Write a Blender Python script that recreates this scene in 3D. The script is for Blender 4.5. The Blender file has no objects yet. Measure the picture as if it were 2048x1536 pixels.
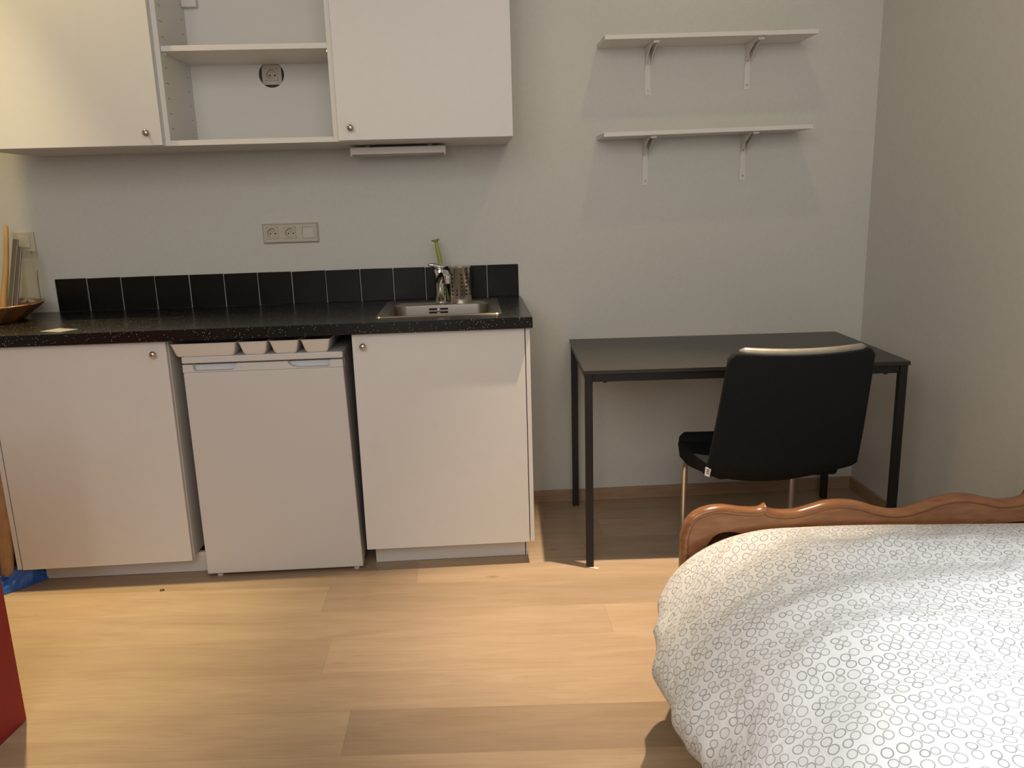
import bpy, bmesh, math, random
from mathutils import Vector, Matrix, noise
random.seed(7)
sc = bpy.context.scene
COL = sc.collection
PI = math.pi

# ------------------------------------------------------------------ camera, exposure, light
cam_d = bpy.data.cameras.new('camera'); cam = bpy.data.objects.new('camera', cam_d); COL.objects.link(cam)
cam_d.sensor_fit = 'HORIZONTAL'; cam_d.sensor_width = 36.0; cam_d.lens = 36.0 * 1607.63 / 2048
cam_d.clip_start = 0.05
_r = Vector((0.99803459, -0.05578628, -0.02854573)); _u = Vector((0.04017708, 0.22004884, 0.97466113)); _f = Vector((0.04809126, 0.9738924, -0.22185769))
M = Matrix.Identity(4)
for i in range(3):
    M[i][0] = _r[i]; M[i][1] = _u[i]; M[i][2] = -_f[i]
M[0][3], M[1][3], M[2][3] = -0.2108, -3.3578, 1.3079
cam.matrix_world = M
sc.camera = cam
sc.view_settings.view_transform = 'Standard'; sc.view_settings.look = 'None'
sc.view_settings.gamma = 1.0; sc.view_settings.use_curve_mapping = False
sc.view_settings.exposure = 0.0

w = bpy.data.worlds.new('world'); sc.world = w; w.use_nodes = True
w.node_tree.nodes['Background'].inputs[0].default_value = (0.6, 0.7, 0.9, 1)
w.node_tree.nodes['Background'].inputs[1].default_value = 0.05

def spot(name, loc, target, power, col, angle, blend, rad=0.03):
    l = bpy.data.lights.new(name, 'SPOT'); l.energy = power; l.color = col
    l.spot_size = math.radians(angle); l.spot_blend = blend; l.shadow_soft_size = rad
    o = bpy.data.objects.new(name, l); COL.objects.link(o); o.location = loc
    o.rotation_euler = (Vector(target) - Vector(loc)).to_track_quat('-Z', 'Y').to_euler()
    return o
def area(name, loc, target, power, col, sx, sy):
    l = bpy.data.lights.new(name, 'AREA'); l.shape = 'RECTANGLE'; l.size = sx; l.size_y = sy; l.energy = power; l.color = col
    o = bpy.data.objects.new(name, l); COL.objects.link(o); o.location = loc
    o.rotation_euler = (Vector(target) - Vector(loc)).to_track_quat('-Z', 'Y').to_euler()
    return o
WARM = (1.0, 0.80, 0.56)
WARM2 = (1.0, 0.80, 0.42)
spot('ceiling_spot_desk', (0.60, -0.91, 2.93), (0.24, -0.98, 0), 520, WARM, 40, 1.0, 0.022)
spot('ceiling_spot_desk_spill', (0.60, -0.91, 2.93), (0.60, -0.91, 0), 10, WARM, 125, 0.8, 0.03)
spot('ceiling_spot_kitchen', (-1.81, -0.66, 2.93), (-1.74, -0.98, 0), 370, WARM2, 47, 1.0, 0.022)
spot('ceiling_spot_kitchen_spill', (-1.81, -0.66, 2.93), (-1.81, -0.66, 0), 54, (1.0, 0.77, 0.26), 120, 0.8, 0.03)
spot('ceiling_spot_bed', (1.0, -2.55, 2.93), (1.0, -2.56, 0), 330, (0.86, 0.95, 1.0), 48, 1.0, 0.04)
area('rear_area_fill', (-0.5, -3.9, 2.2), (-0.3, 0, 1.1), 39, (1.0, 0.955, 0.89), 2.6, 1.3)  # added fill panel behind the camera for the ambient level, not a window
area('rear_door_daylight', (-0.75, -4.95, 1.35), (-0.75, 0, 1.2), 8, (0.93, 0.96, 1.0), 0.30, 1.6)

# ------------------------------------------------------------------ materials
def mat(name, col=(0.8, 0.8, 0.8), rough=0.5, metal=0.0, spec=0.5, **kw):
    m = bpy.data.materials.new(name); m.use_nodes = True
    b = m.node_tree.nodes['Principled BSDF']
    b.inputs['Base Color'].default_value = (*col, 1); b.inputs['Roughness'].default_value = rough
    b.inputs['Metallic'].default_value = metal; b.inputs['Specular IOR Level'].default_value = spec
    for k, v in kw.items(): b.inputs[k].default_value = v
    return m
def N(m, t, **kw):
    n = m.node_tree.nodes.new(t)
    for k, v in kw.items(): setattr(n, k, v)
    return n
def L(m, a, b): m.node_tree.links.new(a, b)
def bsdf(m): return m.node_tree.nodes['Principled BSDF']
def bump(m, height, strength=0.1, dist=0.01):
    b = N(m, 'ShaderNodeBump'); b.inputs['Strength'].default_value = strength; b.inputs['Distance'].default_value = dist
    L(m, height, b.inputs['Height']); L(m, b.outputs[0], bsdf(m).inputs['Normal']); return b
def tinted(name, c1, c2, scale, rough, detail=3, stretch=(1, 1, 1), bumps=0.0, metal=0.0, spec=0.5, coord='Object'):
    m = mat(name, c1, rough, metal, spec)
    tc = N(m, 'ShaderNodeTexCoord'); mp = N(m, 'ShaderNodeMapping'); mp.inputs['Scale'].default_value = stretch
    no = N(m, 'ShaderNodeTexNoise'); no.inputs['Scale'].default_value = scale; no.inputs['Detail'].default_value = detail
    cr = N(m, 'ShaderNodeValToRGB'); cr.color_ramp.elements[0].color = (*c1, 1); cr.color_ramp.elements[1].color = (*c2, 1)
    cr.color_ramp.elements[0].position = 0.3; cr.color_ramp.elements[1].position = 0.7
    L(m, tc.outputs[coord], mp.inputs[0]); L(m, mp.outputs[0], no.inputs['Vector']); L(m, no.outputs['Fac'], cr.inputs[0])
    L(m, cr.outputs[0], bsdf(m).inputs['Base Color'])
    if bumps: bump(m, no.outputs['Fac'], bumps, 0.002)
    return m

M_wall = tinted('wall_paint', (0.585, 0.575, 0.53), (0.61, 0.60, 0.555), 60, 0.65, bumps=0.05, spec=0.25)
M_ceil = mat('ceiling_paint', (0.75, 0.73, 0.70), 0.8, spec=0.2)
M_cab = tinted('white_laminate', (0.655, 0.63, 0.605), (0.67, 0.645, 0.62), 30, 0.42, spec=0.35)
M_cabin = mat('cabinet_carcass_white', (0.68, 0.66, 0.62), 0.5, spec=0.3)
M_fridge = tinted('fridge_enamel', (0.60, 0.575, 0.56), (0.61, 0.585, 0.57), 300, 0.38, bumps=0.02, spec=0.35)
M_plastic = mat('white_plastic', (0.66, 0.62, 0.58), 0.35, spec=0.4)
M_ivory = mat('ivory_plastic', (0.52, 0.47, 0.38), 0.35, spec=0.4)
M_shelf = mat('white_shelf_laminate', (0.70, 0.665, 0.62), 0.45, spec=0.3)
M_dark = mat('dark_hole', (0.01, 0.008, 0.006), 0.8)
M_chrome = mat('chrome', (0.75, 0.73, 0.70), 0.08, 1.0)
M_steel = tinted('brushed_steel', (0.78, 0.75, 0.71), (0.86, 0.83, 0.79), 40, 0.26, stretch=(1, 1, 30), metal=1.0)
M_sink = tinted('sink_steel', (0.38, 0.34, 0.30), (0.44, 0.40, 0.35), 25, 0.30, stretch=(30, 1, 1), metal=1.0)
M_nickel = mat('nickel_knob', (0.55, 0.48, 0.42), 0.2, 1.0)
M_grout = mat('tile_grout', (0.30, 0.29, 0.27), 0.8)
M_tile = tinted('black_glazed_tile', (0.007, 0.006, 0.005), (0.012, 0.010, 0.008), 9, 0.30, bumps=0.25, spec=0.18)
M_blackmetal = mat('black_powder_coat', (0.012, 0.011, 0.010), 0.45, spec=0.4)
M_desk = tinted('black_brown_desk', (0.020, 0.017, 0.014), (0.028, 0.024, 0.019), 14, 0.33, stretch=(2, 25, 25), spec=0.5)
M_label = mat('white_label', (0.7, 0.7, 0.7), 0.6)
M_ink = mat('black_ink', (0.03, 0.03, 0.03), 0.6)
M_green = mat('green_plastic', (0.30, 0.36, 0.06), 0.3, spec=0.5)
M_clear = mat('clear_plastic', (0.85, 0.83, 0.75), 0.12, spec=0.5, **{'Transmission Weight': 0.92, 'IOR': 1.15})
M_greyplastic = mat('smoky_plastic', (0.13, 0.10, 0.075), 0.2, spec=0.6)
M_lightwood = tinted('light_turned_wood', (0.55, 0.32, 0.10), (0.68, 0.42, 0.16), 12, 0.4, stretch=(8, 8, 1))
M_bowl = tinted('brown_bowl_wood', (0.16, 0.065, 0.025), (0.27, 0.12, 0.045), 10, 0.35, stretch=(6, 6, 1))
M_plank = tinted('pale_board_wood', (0.42, 0.23, 0.10), (0.52, 0.31, 0.14), 8, 0.5, stretch=(6, 6, 1))
M_blue = tinted('blue_bag_plastic', (0.015, 0.11, 0.50), (0.025, 0.16, 0.66), 6, 0.22, spec=0.6)
M_black = mat('black_plastic', (0.012, 0.012, 0.012), 0.5)
M_red = tinted('red_paint', (0.27, 0.016, 0.018), (0.29, 0.018, 0.020), 40, 0.45, spec=0.3)
M_chairfab = tinted('charcoal_felt', (0.010, 0.011, 0.012), (0.016, 0.017, 0.018), 500, 0.95, bumps=0.3, spec=0.15)
M_trim = tinted('taupe_metallic_piping', (0.24, 0.215, 0.18), (0.30, 0.27, 0.23), 30, 0.38, metal=0.35)
M_bedwood = tinted('varnished_bed_wood', (0.21, 0.085, 0.034), (0.30, 0.13, 0.056), 9, 0.24, stretch=(2, 6, 9), spec=0.6)
M_bedpanel = tinted('dark_bed_panel_wood', (0.045, 0.014, 0.008), (0.07, 0.022, 0.012), 9, 0.35, stretch=(2, 6, 9))
M_mattress = mat('mattress_cloth', (0.6, 0.6, 0.58), 0.9)
M_paper = mat('white_paper', (0.30, 0.28, 0.26), 0.25)

# worktop: black laminate with pale specks
M_top = mat('speckled_black_worktop', (0.012, 0.010, 0.008), 0.24, spec=0.35)
m = M_top
tc = N(m, 'ShaderNodeTexCoord'); vo = N(m, 'ShaderNodeTexVoronoi'); vo.inputs['Scale'].default_value = 190; vo.inputs['Randomness'].default_value = 1
L(m, tc.outputs['Object'], vo.inputs['Vector'])
sx = N(m, 'ShaderNodeSeparateColor'); L(m, vo.outputs['Color'], sx.inputs[0])
g1 = N(m, 'ShaderNodeMath', operation='GREATER_THAN'); g1.inputs[1].default_value = 0.77; L(m, sx.outputs[0], g1.inputs[0])
l1 = N(m, 'ShaderNodeMath', operation='LESS_THAN'); l1.inputs[1].default_value = 0.23; L(m, vo.outputs['Distance'], l1.inputs[0])
mu = N(m, 'ShaderNodeMath', operation='MULTIPLY'); L(m, g1.outputs[0], mu.inputs[0]); L(m, l1.outputs[0], mu.inputs[1])
mx = N(m, 'ShaderNodeMix', data_type='RGBA'); mx.inputs[6].default_value = (0.009, 0.0075, 0.006, 1); mx.inputs[7].default_value = (0.36, 0.33, 0.28, 1)
L(m, mu.outputs[0], mx.inputs[0]); L(m, mx.outputs[2], bsdf(m).inputs['Base Color'])
no = N(m, 'ShaderNodeTexNoise'); no.inputs['Scale'].default_value = 350; L(m, tc.outputs['Object'], no.inputs['Vector']); bump(m, no.outputs['Fac'], 0.12, 0.001)

# oak plank floor
def wood_floor(name):
    """uv map 'grain' carries metres along / across each board, 'edge' the place inside the board, 'tone' the tone of the board"""
    m = mat(name, (0.5, 0.35, 0.2), 0.36, spec=0.4)
    gr = N(m, 'ShaderNodeUVMap', uv_map='grain'); ed = N(m, 'ShaderNodeUVMap', uv_map='edge'); to = N(m, 'ShaderNodeUVMap', uv_map='tone')
    def MP(scale):
        q = N(m, 'ShaderNodeMapping'); q.inputs['Scale'].default_value = scale; L(m, gr.outputs[0], q.inputs[0]); return q.outputs[0]
    n1 = N(m, 'ShaderNodeTexNoise'); n1.inputs['Scale'].default_value = 1.6; n1.inputs['Detail'].default_value = 6; n1.inputs['Roughness'].default_value = 0.6; n1.inputs['Distortion'].default_value = 0.8
    L(m, MP((1.3, 10, 1)), n1.inputs['Vector'])
    n2 = N(m, 'ShaderNodeTexNoise'); n2.inputs['Scale'].default_value = 1.5; n2.inputs['Detail'].default_value = 4; L(m, MP((5, 120, 1)), n2.inputs['Vector'])
    c1 = N(m, 'ShaderNodeValToRGB'); e = c1.color_ramp.elements
    e[0].position = 0.3; e[0].color = (0.375, 0.262, 0.172, 1); e[1].position = 0.7; e[1].color = (0.455, 0.332, 0.23, 1)
    L(m, n1.outputs['Fac'], c1.inputs[0])
    st = N(m, 'ShaderNodeSeparateXYZ'); L(m, to.outputs[0], st.inputs[0])
    m2 = N(m, 'ShaderNodeVectorMath', operation='SCALE'); L(m, c1.outputs[0], m2.inputs[0]); L(m, st.outputs[0], m2.inputs['Scale'])
    m3 = N(m, 'ShaderNodeMix', data_type='RGBA', blend_type='MULTIPLY'); m3.inputs[0].default_value = 1
    fi = N(m, 'ShaderNodeValToRGB'); fi.color_ramp.elements[0].position = 0.3; fi.color_ramp.elements[0].color = (0.92, 0.91, 0.90, 1); fi.color_ramp.elements[1].position = 0.6; fi.color_ramp.elements[1].color = (1, 1, 1, 1)
    L(m, n2.outputs['Fac'], fi.inputs[0]); L(m, m2.outputs[0], m3.inputs[6]); L(m, fi.outputs[0], m3.inputs[7])
    vk = N(m, 'ShaderNodeTexVoronoi'); vk.inputs['Scale'].default_value = 1.0; L(m, MP((4.2, 11, 1)), vk.inputs['Vector'])
    ck = N(m, 'ShaderNodeSeparateColor'); L(m, vk.outputs['Color'], ck.inputs[0])
    gk = N(m, 'ShaderNodeMath', operation='GREATER_THAN'); gk.inputs[1].default_value = 0.78; L(m, ck.outputs[0], gk.inputs[0])
    mr = N(m, 'ShaderNodeMapRange'); mr.inputs[1].default_value = 0.02; mr.inputs[2].default_value = 0.14; mr.inputs[3].default_value = 0.5; mr.inputs[4].default_value = 0.0; L(m, vk.outputs['Distance'], mr.inputs[0])
    mk = N(m, 'ShaderNodeMath', operation='MULTIPLY'); L(m, gk.outputs[0], mk.inputs[0]); L(m, mr.outputs[0], mk.inputs[1])
    m4 = N(m, 'ShaderNodeMix', data_type='RGBA'); m4.inputs[7].default_value = (0.15, 0.085, 0.045, 1); L(m, mk.outputs[0], m4.inputs[0]); L(m, m3.outputs[2], m4.inputs[6])
    # fine dark flecks along the grain
    n3 = N(m, 'ShaderNodeTexNoise'); n3.inputs['Scale'].default_value = 2.2; n3.inputs['Detail'].default_value = 3; L(m, MP((9, 60, 1)), n3.inputs['Vector'])
    fl = N(m, 'ShaderNodeMapRange'); fl.inputs[1].default_value = 0.66; fl.inputs[2].default_value = 0.76; fl.inputs[3].default_value = 0; fl.inputs[4].default_value = 0.30; L(m, n3.outputs['Fac'], fl.inputs[0])
    m6 = N(m, 'ShaderNodeMix', data_type='RGBA'); m6.inputs[7].default_value = (0.20, 0.12, 0.07, 1); L(m, fl.outputs[0], m6.inputs[0]); L(m, m4.outputs[2], m6.inputs[6])
    se = N(m, 'ShaderNodeSeparateXYZ'); L(m, ed.outputs[0], se.inputs[0])
    mn = N(m, 'ShaderNodeMath', operation='MINIMUM'); L(m, se.outputs[0], mn.inputs[0]); L(m, se.outputs[1], mn.inputs[1])
    sm = N(m, 'ShaderNodeMapRange'); sm.inputs[1].default_value = 0.0006; sm.inputs[2].default_value = 0.0018; sm.inputs[3].default_value = 0.45; sm.inputs[4].default_value = 0; L(m, mn.outputs[0], sm.inputs[0])
    m5 = N(m, 'ShaderNodeMix', data_type='RGBA'); m5.inputs[7].default_value = (0.17, 0.10, 0.055, 1); L(m, sm.outputs[0], m5.inputs[0]); L(m, m6.outputs[2], m5.inputs[6])
    L(m, m5.outputs[2], bsdf(m).inputs['Base Color'])
    bump(m, n2.outputs['Fac'], 0.08, 0.001)
    return m
M_floor = wood_floor('oak_plank_floor')
M_base = tinted('oak_skirting', (0.30, 0.185, 0.115), (0.38, 0.25, 0.16), 6, 0.5, stretch=(2, 20, 20))

# duvet cloth: white with dotted rings
M_duvet = mat('ring_print_cotton', (0.8, 0.8, 0.8), 0.75, spec=0.2)
m = M_duvet
bsdf(m).inputs['Sheen Weight'].default_value = 0.1
uv = N(m, 'ShaderNodeTexCoord')
S = 43.0
def vor(feature):
    v = N(m, 'ShaderNodeTexVoronoi', voronoi_dimensions='2D', feature=feature); v.inputs['Scale'].default_value = S; v.inputs['Randomness'].default_value = 0.42
    L(m, uv.outputs['UV'], v.inputs['Vector']); return v
v1 = vor('F1'); v2 = vor('N_SPHERE_RADIUS')
def math_(op, a, b=None, c=None):
    n = N(m, 'ShaderNodeMath', operation=op)
    for i, x in enumerate((a, b, c)):
        if x is None: continue
        if isinstance(x, (int, float)): n.inputs[i].default_value = x
        else: L(m, x, n.inputs[i])
    return n.outputs[0]
rad = math_('MULTIPLY', v2.outputs['Radius'], 0.88)
dd = math_('ABSOLUTE', math_('SUBTRACT', v1.outputs['Distance'], rad))
ring = N(m, 'ShaderNodeMapRange'); ring.inputs[1].default_value = 0.030; ring.inputs[2].default_value = 0.062; ring.inputs[3].default_value = 1; ring.inputs[4].default_value = 0; L(m, dd, ring.inputs[0])
sub = N(m, 'ShaderNodeVectorMath', operation='SUBTRACT'); L(m, uv.outputs['UV'], sub.inputs[0]); L(m, v1.outputs['Position'], sub.inputs[1])
sp = N(m, 'ShaderNodeSeparateXYZ'); L(m, sub.outputs[0], sp.inputs[0])
ang = math_('ARCTAN2', sp.outputs[1], sp.outputs[0])
dots = math_('SINE', math_('MULTIPLY', ang, 22.0))
sc_ = N(m, 'ShaderNodeSeparateColor'); L(m, v1.outputs['Color'], sc_.inputs[0])
dot01 = N(m, 'ShaderNodeMapRange'); dot01.inputs[1].default_value = -0.4; dot01.inputs[2].default_value = 0.4; dot01.inputs[3].default_value = 0.25; dot01.inputs[4].default_value = 1; L(m, dots, dot01.inputs[0])
isdot = math_('GREATER_THAN', sc_.outputs[0], 0.35)
dotmix = math_('ADD', math_('MULTIPLY', dot01.outputs[0], isdot), math_('MULTIPLY', math_('SUBTRACT', 1.0, isdot), 0.8))
ringd = math_('MULTIPLY', math_('MULTIPLY', ring.outputs[0], dotmix), math_('GREATER_THAN', v2.outputs['Radius'], 0.24))
inside = math_('MULTIPLY', math_('LESS_THAN', v1.outputs['Distance'], rad), 0.10)
mxa = N(m, 'ShaderNodeMix', data_type='RGBA'); mxa.inputs[6].default_value = (0.74, 0.73, 0.73, 1); mxa.inputs[7].default_value = (0.45, 0.45, 0.47, 1); L(m, inside, mxa.inputs[0])
mxb = N(m, 'ShaderNodeMix', data_type='RGBA'); mxb.inputs[7].default_value = (0.19, 0.19, 0.20, 1); L(m, ringd, mxb.inputs[0]); L(m, mxa.outputs[2], mxb.inputs[6])
L(m, mxb.outputs[2], bsdf(m).inputs['Base Color'])
nz = N(m, 'ShaderNodeTexNoise'); nz.inputs['Scale'].default_value = 11; nz.inputs['Detail'].default_value = 5; nz.inputs['Distortion'].default_value = 0.8; L(m, uv.outputs['UV'], nz.inputs['Vector']); bump(m, nz.outputs['Fac'], 0.6, 0.016)

# ------------------------------------------------------------------ geometry helpers
def bx(bm, x0, x1, y0, y1, z0, z1):
    v = [bm.verts.new(p) for p in ((x0, y0, z0), (x1, y0, z0), (x1, y1, z0), (x0, y1, z0), (x0, y0, z1), (x1, y0, z1), (x1, y1, z1), (x0, y1, z1))]
    for f in ((3, 2, 1, 0), (4, 5, 6, 7), (0, 1, 5, 4), (1, 2, 6, 5), (2, 3, 7, 6), (3, 0, 4, 7)):
        bm.faces.new([v[i] for i in f])
    return v
def box(*a):
    bm = bmesh.new(); bx(bm, *a); return bm
def hexa(pts):
    bm = bmesh.new(); v = [bm.verts.new(p) for p in pts]
    for f in ((3, 2, 1, 0), (4, 5, 6, 7), (0, 1, 5, 4), (1, 2, 6, 5), (2, 3, 7, 6), (3, 0, 4, 7)):
        bm.faces.new([v[i] for i in f])
    return bm
def lathe(bm, prof, seg=32, mtx=None, cap=True):
    rings = []
    for r, z in prof:
        if r < 1e-6:
            v = bm.verts.new((0, 0, z)); rings.append([v] * seg)
        else:
            rings.append([bm.verts.new((r * math.cos(2 * PI * i / seg), r * math.sin(2 * PI * i / seg), z)) for i in range(seg)])
    new = set(v for r in rings for v in r)
    for a, b in zip(rings[:-1], rings[1:]):
        for i in range(seg):
            j = (i + 1) % seg
            vs = [];
            for q in (a[i], a[j], b[j], b[i]):
                if q not in vs: vs.append(q)
            if len(vs) >= 3:
                try: bm.faces.new(vs)
                except ValueError: pass
    if cap:
        for r in (rings[0], rings[-1]):
            if r[0] is not r[1]:
                try: bm.faces.new(r)
                except ValueError: pass
    if mtx is not None: bmesh.ops.transform(bm, matrix=mtx, verts=list(new))
    return bm
def tube(bm, pts, rad, seg=12, cap=True):
    pts = [Vector(p) for p in pts]; rads = rad if isinstance(rad, (list, tuple)) else [rad] * len(pts)
    rings = []; up = Vector((0.013, 0.021, 1))
    for i, p in enumerate(pts):
        t = (pts[min(i + 1, len(pts) - 1)] - pts[max(i - 1, 0)]).normalized()
        if i == 0:
            ref = up if abs(t.dot(up.normalized())) < 0.95 else Vector((1, 0.01, 0.02)); n = (ref - t * ref.dot(t)).normalized()
        else: n = (n - t * n.dot(t)).normalized()
        b = t.cross(n)
        rings.append([bm.verts.new(p + (n * math.cos(2 * PI * k / seg) + b * math.sin(2 * PI * k / seg)) * rads[i]) for k in range(seg)])
    for a, b in zip(rings[:-1], rings[1:]):
        for i in range(seg): bm.faces.new((a[i], a[(i + 1) % seg], b[(i + 1) % seg], b[i]))
    if cap: bm.faces.new(rings[0][::-1]); bm.faces.new(rings[-1])
    return bm
def fillet(pts, r, n=6):
    out = [Vector(pts[0])]
    for a, b, c in zip(pts[:-2], pts[1:-1], pts[2:]):
        a, b, c = Vector(a), Vector(b), Vector(c); d1 = (a - b).normalized(); d2 = (c - b).normalized()
        p, q = b + d1 * r, b + d2 * r
        for i in range(n + 1):
            t = i / n; out.append((1 - t) ** 2 * p + 2 * t * (1 - t) * b + t * t * q)
    out.append(Vector(pts[-1])); return out
def prism(bm, poly, axis, a, b):
    """poly: 2D outline; extruded along axis ('x','y','z') from a to b"""
    def P(u, v, w): return {'y': (u, w, v), 'x': (w, u, v), 'z': (u, v, w)}[axis]
    A = [bm.verts.new(P(u, v, a)) for u, v in poly]; B = [bm.verts.new(P(u, v, b)) for u, v in poly]
    n = len(poly)
    bm.faces.new(A); bm.faces.new(B[::-1])
    for i in range(n): bm.faces.new((A[i], B[i], B[(i + 1) % n], A[(i + 1) % n]))
    return bm
def obj(name, bm, m, parent=None, smooth=False, bevel=0.0, seg=2, world=True, sub=0):
    bmesh.ops.recalc_face_normals(bm, faces=bm.faces[:])
    me = bpy.data.meshes.new(name); bm.to_mesh(me); bm.free(); me.materials.append(m)
    o = bpy.data.objects.new(name, me); COL.objects.link(o)
    if parent is not None:
        o.parent = parent
        if world: o.matrix_parent_inverse = Matrix.Identity(4)
    if bevel:
        md = o.modifiers.new('bevel', 'BEVEL'); md.width = bevel; md.segments = seg; md.limit_method = 'ANGLE'; md.angle_limit = math.radians(40); md.harden_normals = False
    if sub:
        md = o.modifiers.new('sub', 'SUBSURF'); md.levels = sub; md.render_levels = sub
    if smooth:
        for p in me.polygons: p.use_smooth = True
        if smooth == 'auto':
            try:
                me.set_sharp_from_angle(angle=math.radians(40))
            except Exception: pass
    return o
def tag(o, label, cat, group=None, kind=None):
    o['label'] = label; o['category'] = cat
    if group: o['group'] = group
    if kind: o['kind'] = kind
    return o
def thing(name, label, cat, loc=(0, 0, 0), group=None):
    """Empty at the base; the part meshes are authored in world space and moved by -loc"""
    o = bpy.data.objects.new(name, None); COL.objects.link(o); o.location = loc; o.empty_display_size = 0.1
    return tag(o, label, cat, group)
def part(name, bm, m, parent, **kw):
    root = parent
    off = Vector((0, 0, 0)); q = parent
    while q is not None: off += q.location; q = q.parent
    bmesh.ops.translate(bm, vec=-off, verts=bm.verts[:])
    return obj(name, bm, m, parent, **kw)
def struct(name, bm, m, parent=None, **kw):
    o = obj(name, bm, m, parent, **kw); o['kind'] = 'structure'; return o
def move_origin(o, loc):
    """give a single-mesh thing an origin at its base"""
    loc = Vector(loc); o.data.transform(Matrix.Translation(-loc)); o.location = loc; return o

# ------------------------------------------------------------------ room shell
XR = 1.476; XL = -3.2; YR = -5.0; ZC = 2.96
def floor_mesh():
    """boards 0.18 m wide laid along x and turned by a few degrees; joints and tones of the boards in view follow the photo"""
    known = {3: ([-.44], [.90, 1.06]), 4: ([-.745], [1.05, .90]), 5: ([.19], [.99, 1.08]), 6: ([-.68], [.93, 1.02]), 7: ([-2.3, 1.1], [1, .99, 1]), 8: ([-.57], [.98, .79]), 9: ([-1.9, .9], [1, 1.07, .95])}
    rr = random.Random(5); b = bmesh.new()
    gu = b.loops.layers.uv.new('grain'); eu = b.loops.layers.uv.new('edge'); tu = b.loops.layers.uv.new('tone')
    slope = -.05; W = .18; EX = .45
    for k in range(-2, 30):
        js, ts = known.get(k, (None, None))
        if js is None:
            js = [rr.uniform(-2.6, -1.6)]; js.append(js[0] + 1.9); ts = [rr.uniform(.88, 1.08) for _ in range(3)]
        xs = [XL] + list(js) + [XR]
        for a, c, t in zip(xs[:-1], xs[1:], ts):
            n = max(1, int((c - a) / .3)); off = (rr.uniform(0, 40), rr.uniform(0, 40))
            for i in range(n):
                x0, x1 = a + (c - a) * i / n, a + (c - a) * (i + 1) / n
                P = []
                for x, kk in ((x0, k + 1), (x1, k + 1), (x1, k), (x0, k)):
                    y = -kk * W + slope * (x + .65); P.append((x, max(YR, min(0, y)), 0, kk))
                if P[0][1] >= -1e-6 and P[1][1] >= -1e-6: continue
                if P[2][1] <= YR + 1e-6 and P[3][1] <= YR + 1e-6: continue
                vs = []
                for p_ in P:
                    vs.append(b.verts.new(p_[:3]))
                try: f = b.faces.new(vs)
                except ValueError: continue
                for lp, p_ in zip(f.loops, P):
                    ly = (p_[1] - slope * (p_[0] + .65)) / -W - k
                    lp[gu].uv = (p_[0] + off[0], ly * W + off[1]); lp[tu].uv = (t, 0)
                    lp[eu].uv = (p_[0] - a, ly * W)
    bmesh.ops.remove_doubles(b, verts=b.verts[:], dist=1e-6)
    bmesh.ops.recalc_face_normals(b, faces=b.faces[:])
    if sum(f.normal.z for f in b.faces) < 0: bmesh.ops.reverse_faces(b, faces=b.faces[:])
    for q in ((XL, YR), (XR, YR), (XR, 0), (XL, 0)): pass
    v = [b.verts.new((x, y, z)) for z in (-.05, -.002) for x, y in ((XL, YR), (XR, YR), (XR, 0), (XL, 0))]
    for f in ((3, 2, 1, 0), (4, 5, 6, 7), (0, 1, 5, 4), (1, 2, 6, 5), (2, 3, 7, 6), (3, 0, 4, 7)): b.faces.new([v[i] for i in f])
    return b
_fb = floor_mesh(); _me = bpy.data.meshes.new('floor'); _fb.to_mesh(_me); _fb.free(); _me.materials.append(M_floor)
fl_ = bpy.data.objects.new('floor', _me); COL.objects.link(fl_); fl_['kind'] = 'structure'
struct('ceiling', box(XL, XR, YR, 0, ZC, ZC + 0.05), M_ceil)
struct('wall_back', box(XL - 0.1, XR + 0.1, 0, 0.1, -0.05, ZC + 0.05), M_wall)
struct('wall_right', box(XR, XR + 0.1, YR - 0.1, 0, -0.05, ZC + 0.05), M_wall)
struct('wall_left', box(XL - 0.1, XL, YR - 0.1, 0, -0.05, ZC + 0.05), M_wall)
struct('wall_rear', box(XL, XR, YR - 0.1, YR, -0.05, ZC + 0.05), M_wall)
struct('baseboard_back', box(-0.012, XR, -0.013, 0, 0, 0.055), M_base, bevel=0.002)
struct('baseboard_right', box(XR - 0.013, XR, YR, -0.013, 0, 0.055), M_base, bevel=0.002)

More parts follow.
